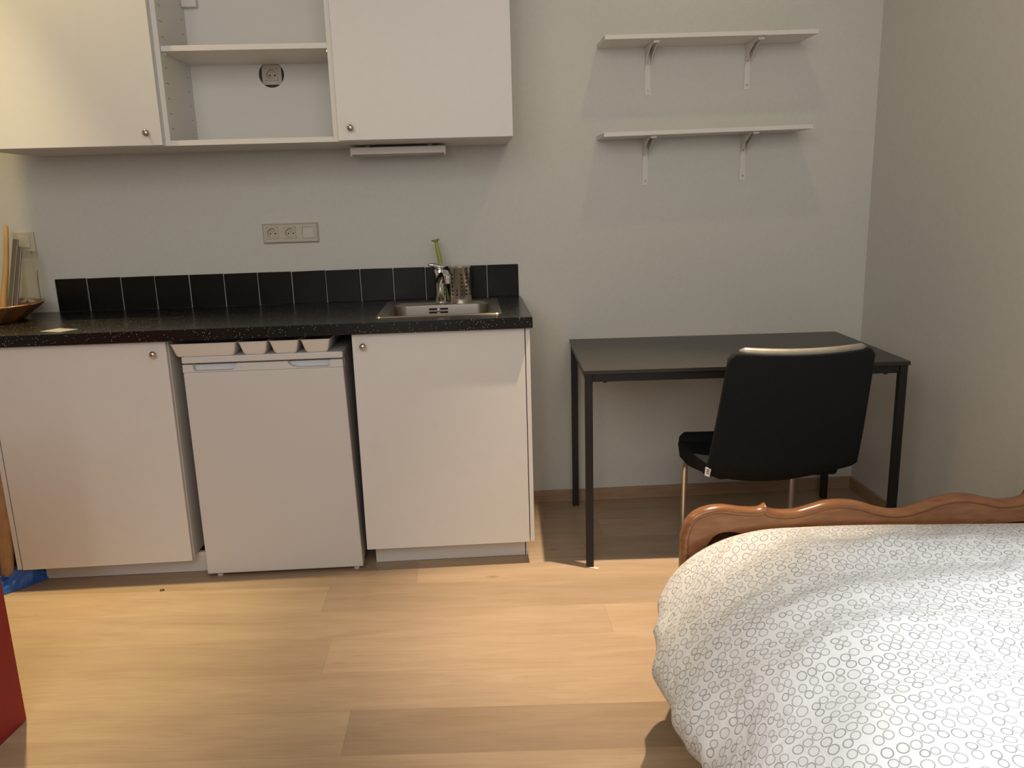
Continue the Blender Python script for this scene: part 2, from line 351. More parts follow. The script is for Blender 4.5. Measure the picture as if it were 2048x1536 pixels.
# ------------------------------------------------------------------ base cabinets
ZT = 0.883                      # underside of the worktop
def knob(parent, x, y, z):
    k = bmesh.new()
    lathe(k, [(0.0, 0), (0.0045, 0.0), (0.0045, 0.010), (0.008, 0.012), (0.0115, 0.017), (0.0115, 0.021), (0.008, 0.0255), (0.0, 0.027)], 24,
          Matrix.Translation((x, y, z)) @ Matrix.Rotation(PI / 2, 4, 'X'))
    return part('knob', k, M_nickel, parent, smooth=True)
def base_cabinet(label, x0, x1, ep, knobx, zb0, zb1, side):
    """x0..x1 carcass; ep = (a,b) end panel; door bottom height zb0 (left) .. zb1 (right)"""
    c = thing('base_cabinet', label, 'cabinet', ((x0 + x1) / 2, -0.3, 0))
    b = bmesh.new(); t = 0.018
    bx(b, x0, x0 + t, -0.595, -0.03, 0.085, ZT - 0.001); bx(b, x1 - t, x1, -0.595, -0.03, 0.085, ZT - 0.001)
    bx(b, x0 + t, x1 - t, -0.595, -0.03, 0.085, 0.103); bx(b, x0 + t, x1 - t, -0.045, -0.03, 0.103, ZT - 0.001)
    bx(b, x0 + t, x1 - t, -0.595, -0.5, ZT - 0.019, ZT - 0.001)
    part('carcass', b, M_cabin, c)
    d = hexa([(x0 + .0015, -0.617, zb0), (x1 - .0015, -0.617, zb1), (x1 - .0015, -0.598, zb1), (x0 + .0015, -0.598, zb0),
              (x0 + .0015, -0.617, ZT - .004), (x1 - .0015, -0.617, ZT - .004), (x1 - .0015, -0.598, ZT - .004), (x0 + .0015, -0.598, ZT - .004)])
    door = part('door', d, M_cab, c, bevel=0.0012)
    knob(door, knobx, -0.617, 0.838)
    part('end_panel', box(ep[0], ep[1], -0.617, -0.01, min(zb0, zb1) + .002, ZT - 0.001), M_cab, c, bevel=0.001)
    return c
c1 = base_cabinet('white flat-door base cabinet at the left end of the counter, left of the fridge', -1.840, -1.243, (-1.857, -1.842), -1.284, 0.075, 0.079, 0)
c2 = base_cabinet('white flat-door base cabinet under the sink, right of the fridge', -0.621, -0.0255, (-0.024, -0.009), -0.582, 0.088, 0.088, 1)
part('plinth', box(-1.805, -1.224, -0.537, -0.520, 0.001, 0.076), M_cab, c1, bevel=0.001)
b = box(-0.600, -0.040, -0.537, -0.520, 0.001, 0.084); bx(b, -0.037, -0.031, -0.540, -0.03, 0.001, 0.088)
part('plinth', b, M_cab, c2, bevel=0.001)

# worktop with a cut-out for the sink
SX0, SX1, SY0, SY1 = -0.545, -0.100, -0.545, -0.080
b = bmesh.new()
z0, z1 = ZT, 0.921; xl, xr, yf = -2.75, 0.0, -0.6433
hx0, hx1, hy0, hy1 = SX0 + .02, SX1 - .02, SY0 + .02, SY1 - .02
bx(b, xl, hx0, yf, -0.001, z0, z1); bx(b, hx1, xr, yf, -0.001, z0, z1); bx(b, hx0, hx1, yf, hy0, z0, z1); bx(b, hx0, hx1, hy1, -0.001, z0, z1)
bmesh.ops.remove_doubles(b, verts=b.verts[:], dist=1e-5)
# drop the doubled interior faces
kill = [f for f in b.faces if abs(f.normal.x) > .9 and (abs(f.calc_center_median().x - hx0) < 1e-4 or abs(f.calc_center_median().x - hx1) < 1e-4) and (f.calc_center_median().y < hy0 or f.calc_center_median().y > hy1)]
bmesh.ops.delete(b, geom=kill, context='FACES')
wt = obj('worktop', b, M_top, bevel=0.0025, seg=2); move_origin(wt, (-1.37, -0.32, ZT))
tag(wt, 'long black speckled kitchen worktop over the base cabinets and fridge', 'countertop')

# ------------------------------------------------------------------ sink
sk = thing('kitchen_sink', 'small square stainless steel inset sink in the black worktop', 'sink', ((SX0 + SX1) / 2, (SY0 + SY1) / 2, 0.921))
def rrect(x0, x1, y0, y1, r, n=6):
    out = []
    for cx, cy, a0 in ((x1 - r, y1 - r, 0), (x0 + r, y1 - r, 90), (x0 + r, y0 + r, 180), (x1 - r, y0 + r, 270)):
        for i in range(n + 1):
            a = math.radians(a0 + 90 * i / n); out.append((cx + r * math.cos(a), cy + r * math.sin(a)))
    return out
b = bmesh.new()
loops = []
BX0, BX1, BY0, BY1 = -0.503, -0.140, -0.505, -0.190
for (x0, x1, y0, y1, r, z) in ((SX0, SX1, SY0, SY1, .02, .9215), (SX0 + .003, SX1 - .003, SY0 + .003, SY1 - .003, .02, .9255), (SX0 + .010, SX1 - .010, SY0 + .010, SY1 - .010, .02, .9250), (SX0 + .014, SX1 - .014, SY0 + .014, SY1 - .014, .02, .9225),
                              (BX0 - .006, BX1 + .006, BY0 - .006, BY1 + .006, .045, .9225), (BX0, BX1, BY0, BY1, .045, .917), (BX0 + .006, BX1 - .006, BY0 + .006, BY1 - .006, .045, .79), (BX0 + .03, BX1 - .03, BY0 + .03, BY1 - .03, .04, .770)):
    loops.append([b.verts.new((x, y, z)) for x, y in rrect(x0, x1, y0, y1, r)])
for A, B in zip(loops[:-1], loops[1:]):
    n = len(A)
    for i in range(n): b.faces.new((A[i], A[(i + 1) % n], B[(i + 1) % n], B[i]))
b.faces.new(loops[-1])
part('basin', b, M_sink, sk, smooth='auto')
yb = BY1 - .0035
for cx in (-0.357, -0.314):
    for cz in (0.902, 0.889):
        s = bmesh.new(); prism(s, rrect(cx - .016, cx + .016, cz - .0035, cz + .0035, .003, 4), 'y', yb - .004, yb + .001)
        part('overflow_slot', s, M_dark, sk)
s = bmesh.new(); lathe(s, [(0, 0), (.005, 0), (.005, .003), (.003, .004), (0, .004)], 16, Matrix.Translation((-0.3355, yb - .001, 0.8955)) @ Matrix.Rotation(PI / 2, 4, 'X'))
part('overflow_screw', s, M_chrome, sk, smooth=True)
s = bmesh.new(); lathe(s, [(0, .001), (.03, .001), (.035, .004), (.037, .003), (.038, 0)], 32, Matrix.Translation(((BX0 + BX1) / 2, (BY0 + BY1) / 2, .7702)), cap=False)
part('drain', s, M_chrome, sk, smooth='auto')

# ------------------------------------------------------------------ faucet
fx, fy, fz = -0.3255, -0.135, 0.9225
fa = thing('kitchen_tap', 'chrome single-lever mixer tap standing at the back of the sink', 'faucet', (fx, fy, fz))
b = bmesh.new(); lathe(b, [(.0, 0), (.027, 0), (.027, .004), (.023, .006), (.0225, .10), (.0235, .118), (.021, .128), (.012, .134), (0, .135)], 32, Matrix.Translation((fx, fy, fz)))
part('body', b, M_chrome, fa, smooth='auto')
b = bmesh.new()
tube(b, [(fx, fy - .010, fz + .085), (fx + .008, fy - .04, fz + .105), (fx + .018, fy - .075, fz + .120), (fx + .026, fy - .105, fz + .122), (fx + .030, fy - .122, fz + .113)], [.018, .016, .014, .013, .0125], 20)
sp_ = part('spout', b, M_chrome, fa, smooth='auto')
b = bmesh.new(); lathe(b, [(0, 0), (.0105, 0), (.0135, .003), (.0135, .017), (.0145, .018), (.0145, .032), (.010, .034), (0, .034)], 24, Matrix.Translation((fx + .0305, fy - .124, fz + .083)))
part('aerator', b, M_chrome, sp_, smooth='auto')
b = bmesh.new()
tube(b, [(fx + .020, fy - .010, fz + .134), (fx, fy, fz + .140), (fx - .022, fy - .012, fz + .150), (fx - .042, fy - .028, fz + .156)], [.010, .019, .012, .006], 16)
for v in b.verts: v.co.z = fz + .14 + (v.co.z - fz - .14) * .75
part('lever', b, M_chrome, fa, smooth=True)

# ------------------------------------------------------------------ cutlery cup
cx, cy, cz, cr, ch = -0.247, -0.130, 0.9228, 0.0440, 0.137
cu = thing('utensil_holder', 'perforated brushed steel utensil cup beside the tap', 'container', (cx, cy, cz))
b = bmesh.new(); lathe(b, [(0, 0.001), (cr - .002, 0.0), (cr, .003), (cr, ch - .003), (cr + .0015, ch - .001), (cr, ch), (cr - .0025, ch - .002), (cr - .0025, .005), (0, .005)], 56, Matrix.Translation((cx, cy, cz)), cap=False)
part('cup_wall', b, M_steel, cu, smooth='auto')
b = bmesh.new()
for i in range(14):
    if i == 9: continue
    a = math.radians(-90 + 8 + i * 360 / 14)
    for j in range(6):
        if i in (13,) and j > 1: continue
        z = cz + .030 + j * .0155
        mt = Matrix.Translation((cx + math.cos(a) * (cr + .0002), cy + math.sin(a) * (cr + .0002), z)) @ Matrix.Rotation(a, 4, 'Z') @ Matrix.Rotation(PI / 2, 4, 'Y')
        lathe(b, [(0, -.001), (.0036, -.001), (.0036, .0004), (0, .0004)], 12, mt)
part('punched_holes', b, M_dark, cu, smooth='auto')

# dish brush
bp0, bp1 = Vector((-0.2965, -0.096, 0.9235)), Vector((-0.338, -0.100, 1.168))
br = thing('dish_brush', 'green-handled dish brush standing upright behind the tap spout', 'brush', tuple(bp0))
d = (bp1 - bp0)
b = bmesh.new(); prof = [(0.16, .006), (.22, .0045), (.40, .005), (.50, .0062), (.62, .0085), (.75, .0095), (.86, .0082), (.94, .006), (.955, .006), (.965, .010), (.985, .0165), (1.0, .0175)]
tube(b, [bp0 + d * t for t, r in prof], [r for t, r in prof], 16)
part('handle', b, M_green, br, smooth='auto')
b = bmesh.new(); tube(b, [bp0, bp0 + d * .03, bp0 + d * .15, bp0 + d * .2], [.004, .0055, .0055, .0045], 16)
part('bristle_head', b, M_green, br, smooth='auto')

# ------------------------------------------------------------------ backsplash tiles
tx = [-1.878, -1.7517, -1.6177, -1.4831, -1.3459, -1.2081, -1.0716, -.9345, -.7967, -.6563, -.5214, -.3899, -.2625, -.1357, -.0045]
for i in range(14):
    a, c = tx[i] + .0017, tx[i + 1] - .0017
    dz = random.uniform(-.0012, .0012); dl = random.uniform(-.001, .001)
    yy = random.uniform(-.0005, .0005)
    b = hexa([(a, -.0115 + yy, .9215), (c, -.0115 - yy, .9215), (c, -.0005, .9215), (a, -.0005, .9215), (a + dl, -.0115, 1.053 + dz), (c + dl, -.0115, 1.053 - dz * .5), (c + dl, -.0005, 1.053 - dz * .5), (a + dl, -.0005, 1.053 + dz)])
    t = obj('backsplash_tile', b, M_tile, bevel=0.0025, seg=2); move_origin(t, ((a + c) / 2, -.006, .9215))
    names = ['first', 'second', 'third', 'fourth', 'fifth', 'sixth', 'seventh', 'eighth', 'ninth', 'tenth', 'eleventh', 'twelfth']
    if i == 0: lb = 'black wall tile at the left end of the backsplash row, nearest the wooden bowl'
    elif i == 13: lb = 'black wall tile at the right end of the backsplash row above the worktop corner'
    elif i == 12: lb = 'black wall tile next to the right end one, just right of the steel utensil cup'
    elif i == 11: lb = 'black wall tile mostly hidden behind the tap and steel utensil cup'
    elif i == 10: lb = 'black wall tile just left of the tap, behind the sink'
    else: lb = names[i] + ' black wall tile from the left in the row above the worktop'
    tag(t, lb, 'tile', 'black backsplash tiles above the worktop')
b = bmesh.new()
bx(b, tx[0] + .001, tx[-1] - .001, -.0085, -.0003, .9212, 1.0505)
g = obj('tile_grout', b, M_grout); g['kind'] = 'structure'
g.name = 'trim_1'

# ------------------------------------------------------------------ fridge
FX0, FX1 = -1.2050, -0.6480
fr = thing('fridge', 'white under-counter fridge between the two base cabinets', 'refrigerator', ((FX0 + FX1) / 2, -.33, 0))
def skew(bm):
    for v in bm.verts:
        if v.co.x > (FX0 + FX1) / 2: v.co.x += .011 * (1 - v.co.z / .42) * .9
    return bm
part('body', skew(box(FX0 + .004, FX1 - .004, -.545, -.06, .022, .793)), M_fridge, fr, bevel=.004)
part('top_panel', skew(box(FX0, FX1, -.600, -.055, .796, .8195)), M_fridge, fr, bevel=.005, seg=3)
# door: slab + top band with two finger recesses
dz1 = .792; zb = .7655
b = box(FX0 + .002, FX1 - .002, -.600, -.552, .016, zb - .0008)
door = part('door', skew(b), M_fridge, fr, bevel=.004, seg=3)
def notch(x0, x1, soft0, soft1, depth=.023):
    """upper outline dropping into a rounded recess from x0 to x1"""
    o = []
    for i in range(7):
        t = i / 6; o.append((x0 + soft0 * (1 - math.cos(t * PI / 2)), dz1 - depth * math.sin(t * PI / 2)))
    for i in range(7):
        t = 1 - i / 6; o.append((x1 - soft1 * (1 - math.cos(t * PI / 2)), dz1 - depth * math.sin(t * PI / 2)))
    return o
poly = [(FX0 + .002, zb), (FX0 + .002, dz1)] + notch(-1.168, -1.020, .006, .022) + notch(-.838, -.692, .045, .006) + [(FX1 - .002, dz1), (FX1 - .002, zb)]
b = bmesh.new(); prism(b, poly, 'y', -.600, -.5745)
band = part('handle_band', skew(b), M_fridge, door, smooth=False)
part('grip_recess', skew(box(FX0 + .01, FX1 - .01, -.575, -.553, zb, dz1 - .004)), mat('grip_grey_plastic', (.62, .64, .68), .5), door)
for (xx, yy) in ((-1.165, -.575), (-.668, -.575), (-1.165, -.12), (-.668, -.12)):
    b = bmesh.new(); lathe(b, [(0, 0), (.010, 0), (.011, .004), (.011, .010), (.007, .012), (.007, .026), (0, .026)], 20, Matrix.Translation((xx, yy, 0)))
    part('foot', b, M_plastic, fr, smooth='auto')

# ------------------------------------------------------------------ drawer trays on the fridge
def tray(label, x0, x1, y0=-.612, y1=-.30, zt=.867, zb=.8202):
    root = None
    b = bmesh.new(); fl = .010
    rims = []
    def loop(ix, z, r, e=0):
        return [b.verts.new((x, y, z)) for x, y in rrect(x0 + ix, x1 - ix, y0 + ix, y1 - ix, r, 4)]
    Ls = [loop(.0, zt, .006), loop(.0, zt - .0025, .006), loop(.0025, zt - .0035, .006), loop(fl + .0015, zb + .006, .010), loop(fl + .006, zb, .010)]
    Li = [loop(.0025, zt, .006), loop(fl + .004, zb + .006, .010), loop(fl + .008, zb + .002, .010)]
    for A, B in zip(Ls[:-1], Ls[1:]):
        for i in range(len(A)): b.faces.new((A[i], A[(i + 1) % len(A)], B[(i + 1) % len(A)], B[i]))
    for A, B in zip(Li[:-1], Li[1:]):
        for i in range(len(A)): b.faces.new((A[i], A[(i + 1) % len(A)], B[(i + 1) % len(A)], B[i]))
    A, B = Ls[0], Li[0]
    for i in range(len(A)): b.faces.new((A[i], A[(i + 1) % len(A)], B[(i + 1) % len(A)], B[i]))
    b.faces.new(Ls[-1]); b.faces.new(Li[-1])
    o = obj('cutlery_tray', b, M_plastic, smooth='auto'); move_origin(o, ((x0 + x1) / 2, (y0 + y1) / 2, zb))
    tag(o, label, 'tray', 'white plastic drawer trays on top of the fridge'); return o
tray('widest white plastic tray on the fridge, at the left of the row', -1.234, -1.0125)
tray('narrow white plastic tray on the fridge, directly beside the widest one', -1.0065, -.9070)
tray('narrow white plastic tray on the fridge, middle of the three narrow ones', -.9020, -.8010)
tray('narrow white plastic tray on the fridge, nearest the sink cabinet', -.7960, -.6940)

# ------------------------------------------------------------------ wall cabinets
UZ0, UZ1 = 1.529, 2.33
def wall_box(b, x0, x1, back=-.012):
    t = .018
    bx(b, x0, x0 + t, -.378, -.001, UZ0, UZ1); bx(b, x1 - t, x1, -.378, -.001, UZ0, UZ1)
    bx(b, x0 + t, x1 - t, -.378, -.001, UZ0, UZ0 + t); bx(b, x0 + t, x1 - t, -.378, -.001, UZ1 - t, UZ1)
def upper_cabinet(label, x0, x1, kx, ep=None, end=None):
    c = thing('wall_cabinet', label, 'cabinet', ((x0 + x1) / 2, -.2, UZ0))
    b = bmesh.new(); wall_box(b, x0, x1); bx(b, x0 + .018, x1 - .018, -.07, -.062, UZ0 + .018, UZ1 - .018)
    part('carcass', b, M_cabin, c)
    d = part('door', box(ep[0] + .0005 if end == 'L' else x0 + .0015, ep[1] - .0005 if end == 'R' else x1 - .0015, -.400, -.381, UZ0 + .002, UZ1 - .002), M_cab, c, bevel=.0012)
    knob(d, kx, -.400, 1.572)
    if ep: part('end_panel', box(ep[0], ep[1], -.380, -.001, UZ0, UZ1), M_cab, c, bevel=.001)
    return c
upper_cabinet('white closed wall cabinet at the left, left of the open shelf unit', -1.850, -1.2485, -1.296, (-1.868, -1.852), 'L')
upper_cabinet('white closed wall cabinet above the sink, right of the open shelf unit', -.6475, -.0505, -.601, (-.0495, -.0345), 'R')
x0, x1 = -1.2475, -.6485
oc = thing('open_wall_cabinet', 'doorless white wall cabinet with a shelf, between the two closed wall cabinets', 'cabinet', ((x0 + x1) / 2, -.2, UZ0))
b = bmesh.new(); wall_box(b, x0, x1); part('carcass', b, M_cabin, oc, bevel=.0008)
# back panel with a round cut-out
hx, hz, hr = -.930, 1.803, .0475
b = bmesh.new()
X0, X1, Z0, Z1 = x0 + .018, x1 - .018, UZ0 + .018, UZ1 - .018
def rect_hit(a):
    dx, dz = math.cos(a), math.sin(a); ts = []
    if dx > 1e-9: ts.append((X1 - hx) / dx)
    if dx < -1e-9: ts.append((X0 - hx) / dx)
    if dz > 1e-9: ts.append((Z1 - hz) / dz)
    if dz < -1e-9: ts.append((Z0 - hz) / dz)
    t = min(ts); return (hx + dx * t, hz + dz * t)
angs = sorted([2 * PI * i / 64 for i in range(64)] + [math.atan2(z - hz, x - hx) % (2 * PI) for x in (X0, X1) for z in (Z0, Z1)])
for yy in (-.070, -.062):
    I = [b.verts.new((hx + hr * math.cos(a), yy, hz + hr * math.sin(a))) for a in angs]; O = [b.verts.new((rect_hit(a)[0], yy, rect_hit(a)[1])) for a in angs]
    n = len(angs)
    for i in range(n): b.faces.new((I[i], I[(i + 1) % n], O[(i + 1) % n], O[i]))
    if yy == -.070: I0 = I
for i in range(n): b.faces.new((I0[i], I0[(i + 1) % n], I[(i + 1) % n], I[i]))
part('back_panel', b, M_cabin, oc)
sh = part('shelf', box(X0 + .001, X1 - .001, -.372, -.0705, 1.8395, 1.8575), M_cab, oc, bevel=.0008)
for k in range(14):
    z = UZ0 + .06 + k * .0505
    for yy in (-.345, -.332, -.115):
        if abs(z - 1.8485) < .014: continue
        b = bmesh.new(); lathe(b, [(0, -.001), (.0022, -.001), (.0022, .0004), (0, .0004)], 8, Matrix.Translation((X0 + .0003, yy, z)) @ Matrix.Rotation(PI / 2, 4, 'Y'))
        part('peg_hole', b, M_dark, oc)
part('hanging_bracket_cover', box(X0 + .0005, X0 + .054, -.100, -.0705, 2.040, 2.100), M_plastic, oc, bevel=.002)
for xx in (X0 + .004, X1 - .004):
    part('shelf_pin', box(xx - .004, xx + .004, -.345, -.337, 1.8335, 1.8394), M_steel, oc)

# ------------------------------------------------------------------ under-cabinet light (off)
ul = thing('under_cabinet_light', 'white slim under-cabinet light fixture fixed below the wall cabinet over the sink', 'light fixture', (-.456, -.15, 1.4975))
b = bmesh.new(); x0, x1, y0, y1, za, zb_ = -.636, -.280, -.200, -.060, 1.494, 1.519
bx(b, x0, x1, y0, y0 + .004, za, zb_); bx(b, x0, x1, y1 - .004, y1, za, zb_); bx(b, x0, x0 + .006, y0 + .004, y1 - .004, za - .006, zb_); bx(b, x1 - .006, x1, y0 + .004, y1 - .004, za - .006, zb_); bx(b, x0 + .006, x1 - .006, y0 + .004, y1 - .004, zb_ - .006, zb_)
for q_ in (x0 + .05, x1 - .07): bx(b, q_, q_ + .02, y0 + .05, y1 - .05, zb_, 1.5288)
part('housing', b, M_plastic, ul, bevel=.0008)
b = bmesh.new(); tube(b, [(x0 + .012, -.16, za + .016), (x1 - .012, -.16, za + .016)], .008, 16)
part('tube', b, mat('frosted_tube', (.7, .68, .66), .4), ul, smooth='auto')

# ------------------------------------------------------------------ sockets
def socket_insert(parent, x, z, y, s=.0225):
    """a square insert with a round recessed well, earth pin and two contact holes"""
    b = bmesh.new(); n = 40; R = s * .86; dep = .013
    ang = [2 * PI * (i + .5) / n for i in range(n)]
    def sq(a):
        c, q = math.cos(a), math.sin(a); t = s / max(abs(c), abs(q)); return c * t, q * t
    O = [b.verts.new((x + sq(a)[0], y, z + sq(a)[1])) for a in ang]; I = [b.verts.new((x + R * math.cos(a), y, z + R * math.sin(a))) for a in ang]
    D = [b.verts.new((x + R * .94 * math.cos(a), y + dep, z + R * .94 * math.sin(a))) for a in ang]
    B = [b.verts.new((x + sq(a)[0], y + .004, z + sq(a)[1])) for a in ang]
    for i in range(n):
        j = (i + 1) % n
        b.faces.new((O[i], O[j], I[j], I[i])); b.faces.new((I[i], I[j], D[j], D[i])); b.faces.new((B[i], B[j], O[j], O[i]))
    b.faces.new(D)
    ins = part('socket_insert', b, M_ivory, parent, smooth='auto')
    for dx in (-.0095, .0095):
        h = bmesh.new(); lathe(h, [(0, 0), (.0028, 0), (.0028, .001), (0, .001)], 14, Matrix.Translation((x + dx, y + dep - .0002, z - .002)) @ Matrix.Rotation(PI / 2, 4, 'X'))
        part('contact_hole', h, M_dark, ins)
    h = bmesh.new(); lathe(h, [(0, 0), (.0026, 0), (.0026, .008), (0, .0095)], 14, Matrix.Translation((x, y + dep, z + .0085)) @ Matrix.Rotation(PI / 2, 4, 'X'))
    part('earth_pin', h, M_nickel, ins, smooth='auto')
    return ins
def plate_with_holes(x0, x1, z0, z1, yf, yb, cells, edge=.006):
    """cover plate: front face with square openings (cells: list of centre x, centre z, half size)"""
    b = bmesh.new()
    xs = sorted({x0 + edge, x1 - edge} | {c[0] + s * c[2] for c in cells for s in (-1, 1)}); zs = sorted({z0 + edge, z1 - edge} | {c[1] + s * c[2] for c in cells for s in (-1, 1)})
    V = {(i, j): b.verts.new((x, yf, z)) for i, x in enumerate(xs) for j, z in enumerate(zs)}
    for i in range(len(xs) - 1):
        for j in range(len(zs) - 1):
            mx_, mz_ = (xs[i] + xs[i + 1]) / 2, (zs[j] + zs[j + 1]) / 2
            if any(abs(mx_ - c[0]) < c[2] and abs(mz_ - c[1]) < c[2] for c in cells): continue
            b.faces.new((V[i, j], V[i + 1, j], V[i + 1, j + 1], V[i, j + 1]))
    bound = [e for e in b.edges if len(e.link_faces) == 1]
    outer = [e for e in bound if all(abs(v.co.x - xs[0]) < 1e-6 for v in e.verts) or all(abs(v.co.x - xs[-1]) < 1e-6 for v in e.verts) or all(abs(v.co.z - zs[0]) < 1e-6 for v in e.verts) or all(abs(v.co.z - zs[-1]) < 1e-6 for v in e.verts)]
    inner = [e for e in bound if e not in outer]
    r = bmesh.ops.extrude_edge_only(b, edges=inner)
    for v in [g_ for g_ in r['geom'] if isinstance(g_, bmesh.types.BMVert)]: v.co.y = yb
    r = bmesh.ops.extrude_edge_only(b, edges=outer)
    cx_, cz_ = (x0 + x1) / 2, (z0 + z1) / 2
    for v in [g_ for g_ in r['geom'] if isinstance(g_, bmesh.types.BMVert)]:
        v.co.y = yb; v.co.x += edge if v.co.x > cx_ + .01 and abs(v.co.x - xs[-1]) < 1e-6 else (-edge if abs(v.co.x - xs[0]) < 1e-6 else 0)
        v.co.z += edge if abs(v.co.z - zs[-1]) < 1e-6 else (-edge if abs(v.co.z - zs[0]) < 1e-6 else 0)
    return b
so = thing('socket_plate', 'ivory triple wall plate with two sockets and a switch above the worktop', 'socket', (-.922, -.001, 1.165))
cells = [(-.9955, 1.209, .0228), (-.9235, 1.208, .0228), (-.8515, 1.207, .0228)]
part('cover_plate', plate_with_holes(-1.036, -.811, 1.166, 1.247, -.0145, -.0005, cells, .007), M_ivory, so)
for c in cells[:2]: socket_insert(so, c[0], c[1], -.0152, .0222)
part('switch_rocker', hexa([(-.8737, -.016, 1.185), (-.8293, -.016, 1.185), (-.8293, -.004, 1.185), (-.8737, -.004, 1.185), (-.8737, -.0125, 1.229), (-.8293, -.0125, 1.229), (-.8293, -.004, 1.229), (-.8737, -.004, 1.229)]), M_ivory, so, bevel=.001)
s2 = thing('socket_plate', 'single wall socket seen through the round hole in the open wall cabinet', 'socket', (-.934, -.001, 1.766))
part('cover_plate', plate_with_holes(-.974, -.892, 1.765, 1.847, -.050, -.0005, [(-.934, 1.806, .0228)], .004), M_ivory, s2)
socket_insert(s2, -.934, 1.806, -.0508, .0222)
s3 = thing('switch_plate', 'ivory wall switch plate behind the wooden bowl at the left', 'switch', (-1.972, -.001, 1.165))
part('cover_plate', box(-2.012, -1.932, -.011, -.0005, 1.164, 1.243), M_ivory, s3, bevel=.003)
part('switch_rocker', box(-1.9945, -1.9495, -.0145, -.0105, 1.181, 1.226), M_ivory, s3, bevel=.0015)

# ------------------------------------------------------------------ wall shelves
def shelf(label, x0, x1, yd, z0, tilt, t=.016):
    b = hexa([(x0, -yd, z0), (x1, -yd, z0 + tilt), (x1, -.0005, z0 + tilt), (x0, -.0005, z0), (x0, -yd, z0 + t), (x1, -yd, z0 + t + tilt), (x1, -.0005, z0 + t + tilt), (x0, -.0005, z0 + t)])
    o = obj('wall_shelf', b, M_shelf, bevel=.0008); move_origin(o, ((x0 + x1) / 2, -yd / 2, z0)); tag(o, label, 'shelf', 'white wall shelves above the desk'); return o
shelf('upper white wall shelf above the desk', .329, 1.140, .184, 1.8835, .0066)
shelf('lower white wall shelf above the desk', .325, 1.140, .180, 1.5365, .0115)
def bracket(label, x, zt, zb):
    r = thing('shelf_bracket', label, 'bracket', (x, -.001, zb), 'white metal shelf brackets')
    b = bmesh.new(); w_ = .0115
    bx(b, x - w_, x + w_, -.004, -.0003, zb, zt); bx(b, x - w_, x + w_, -.150, -.004, zt - .004, zt)
    bx(b, x - w_, x + w_, -.154, -.150, zt - .009, zt)
    b2 = b
    prism(b2, [(-.125, zt - .004), (-.004, zt - .004), (-.004, zt - .085), (-.010, zt - .070), (-.050, zt - .036)], 'x', x - w_, x - w_ + .003)
    prism(b2, [(-.125, zt - .004), (-.004, zt - .004), (-.004, zt - .085), (-.010, zt - .070), (-.050, zt - .036)], 'x', x + w_ - .003, x + w_)
    part('bracket_body', b, M_shelf, r)
    for dz in (.018, zt - zb - .062):
        s = bmesh.new(); lathe(s, [(0, 0), (.0042, 0), (.0036, .0016), (.0014, .0019), (0, .0012)], 14, Matrix.Translation((x + .001, -.004, zb + dz)) @ Matrix.Rotation(PI / 2, 4, 'X'))
        part('screw', s, M_nickel, r, smooth=True)
bracket('white metal bracket under the left part of the upper wall shelf', .531, 1.8845, 1.703)
bracket('white metal bracket under the right part of the upper wall shelf', .933, 1.8880, 1.717)
bracket('white metal bracket under the left part of the lower wall shelf', .524, 1.5390, 1.355)
bracket('white metal bracket under the right part of the lower wall shelf', .927, 1.5450, 1.365)

# ------------------------------------------------------------------ desk
ca, sa = math.cos(-.0483), math.sin(-.0483)
DX, DY = .1997, .0358
def dk(a, d_, z): return (DX + a * ca + d_ * sa, -DY - d_ * ca + a * sa, z)
DW, DD, DZ = 1.1217, .646, .7341
def dbox(b, a0, a1, d0, d1, z0, z1):
    P = [dk(a0, d1, z0), dk(a1, d1, z0), dk(a1, d0, z0), dk(a0, d0, z0), dk(a0, d1, z1), dk(a1, d1, z1), dk(a1, d0, z1), dk(a0, d0, z1)]
    v = [b.verts.new(p) for p in P]
    for f in ((3, 2, 1, 0), (4, 5, 6, 7), (0, 1, 5, 4), (1, 2, 6, 5), (2, 3, 7, 6), (3, 0, 4, 7)): b.faces.new([v[i] for i in f])
    return b
de = thing('desk', 'black-brown rectangular desk with square metal legs, under the wall shelves', 'desk', dk(DW / 2, DD / 2, 0))
part('desktop', dbox(bmesh.new(), 0, DW, 0, DD, DZ - .014, DZ), M_desk, de, bevel=.001)
b = bmesh.new(); e = .005; q = .026
dbox(b, e + q, DW - e - q, DD - .012 - .018, DD - .012, DZ - .043, DZ - .0142); dbox(b, e + q, DW - e - q, .012, .030, DZ - .043, DZ - .0142)
dbox(b, e + .003, e + .022, .03, DD - .03, DZ - .040, DZ - .0142); dbox(b, DW - e - .022, DW - e - .003, .03, DD - .03, DZ - .040, DZ - .0142)
part('apron', b, M_blackmetal, de, bevel=.001)
for a0, d0, s in ((e, DD - e - q, 1), (DW - e - q, DD - e - q, 1), (e, e, 1), (DW - e - q, e, 1)):
    part('leg', dbox(bmesh.new(), a0, a0 + q, d0, d0 + q, .004 if (a0 == e and d0 > .3) else 0.0, DZ - .0142), M_blackmetal, de, bevel=.0015)
for a_ in (.075, DW - .075):
    s = bmesh.new(); lathe(s, [(0, 0), (.007, 0), (.007, .004), (0, .004)], 12, Matrix.Translation(Vector(dk(a_, DD - .021, DZ - .0472)))); part('bolt', s, M_blackmetal, de)
p = dk(.020, DD - .015, 0)
b = hexa([(p[0] - .016, p[1] - .004, 0), (p[0] + .020, p[1] - .030, 0), (p[0] + .030, p[1] - .018, 0), (p[0] - .006, p[1] + .010, 0), (p[0] - .016, p[1] - .004, .0036), (p[0] + .020, p[1] - .030, .0036), (p[0] + .030, p[1] - .018, .0036), (p[0] - .006, p[1] + .010, .0036)])
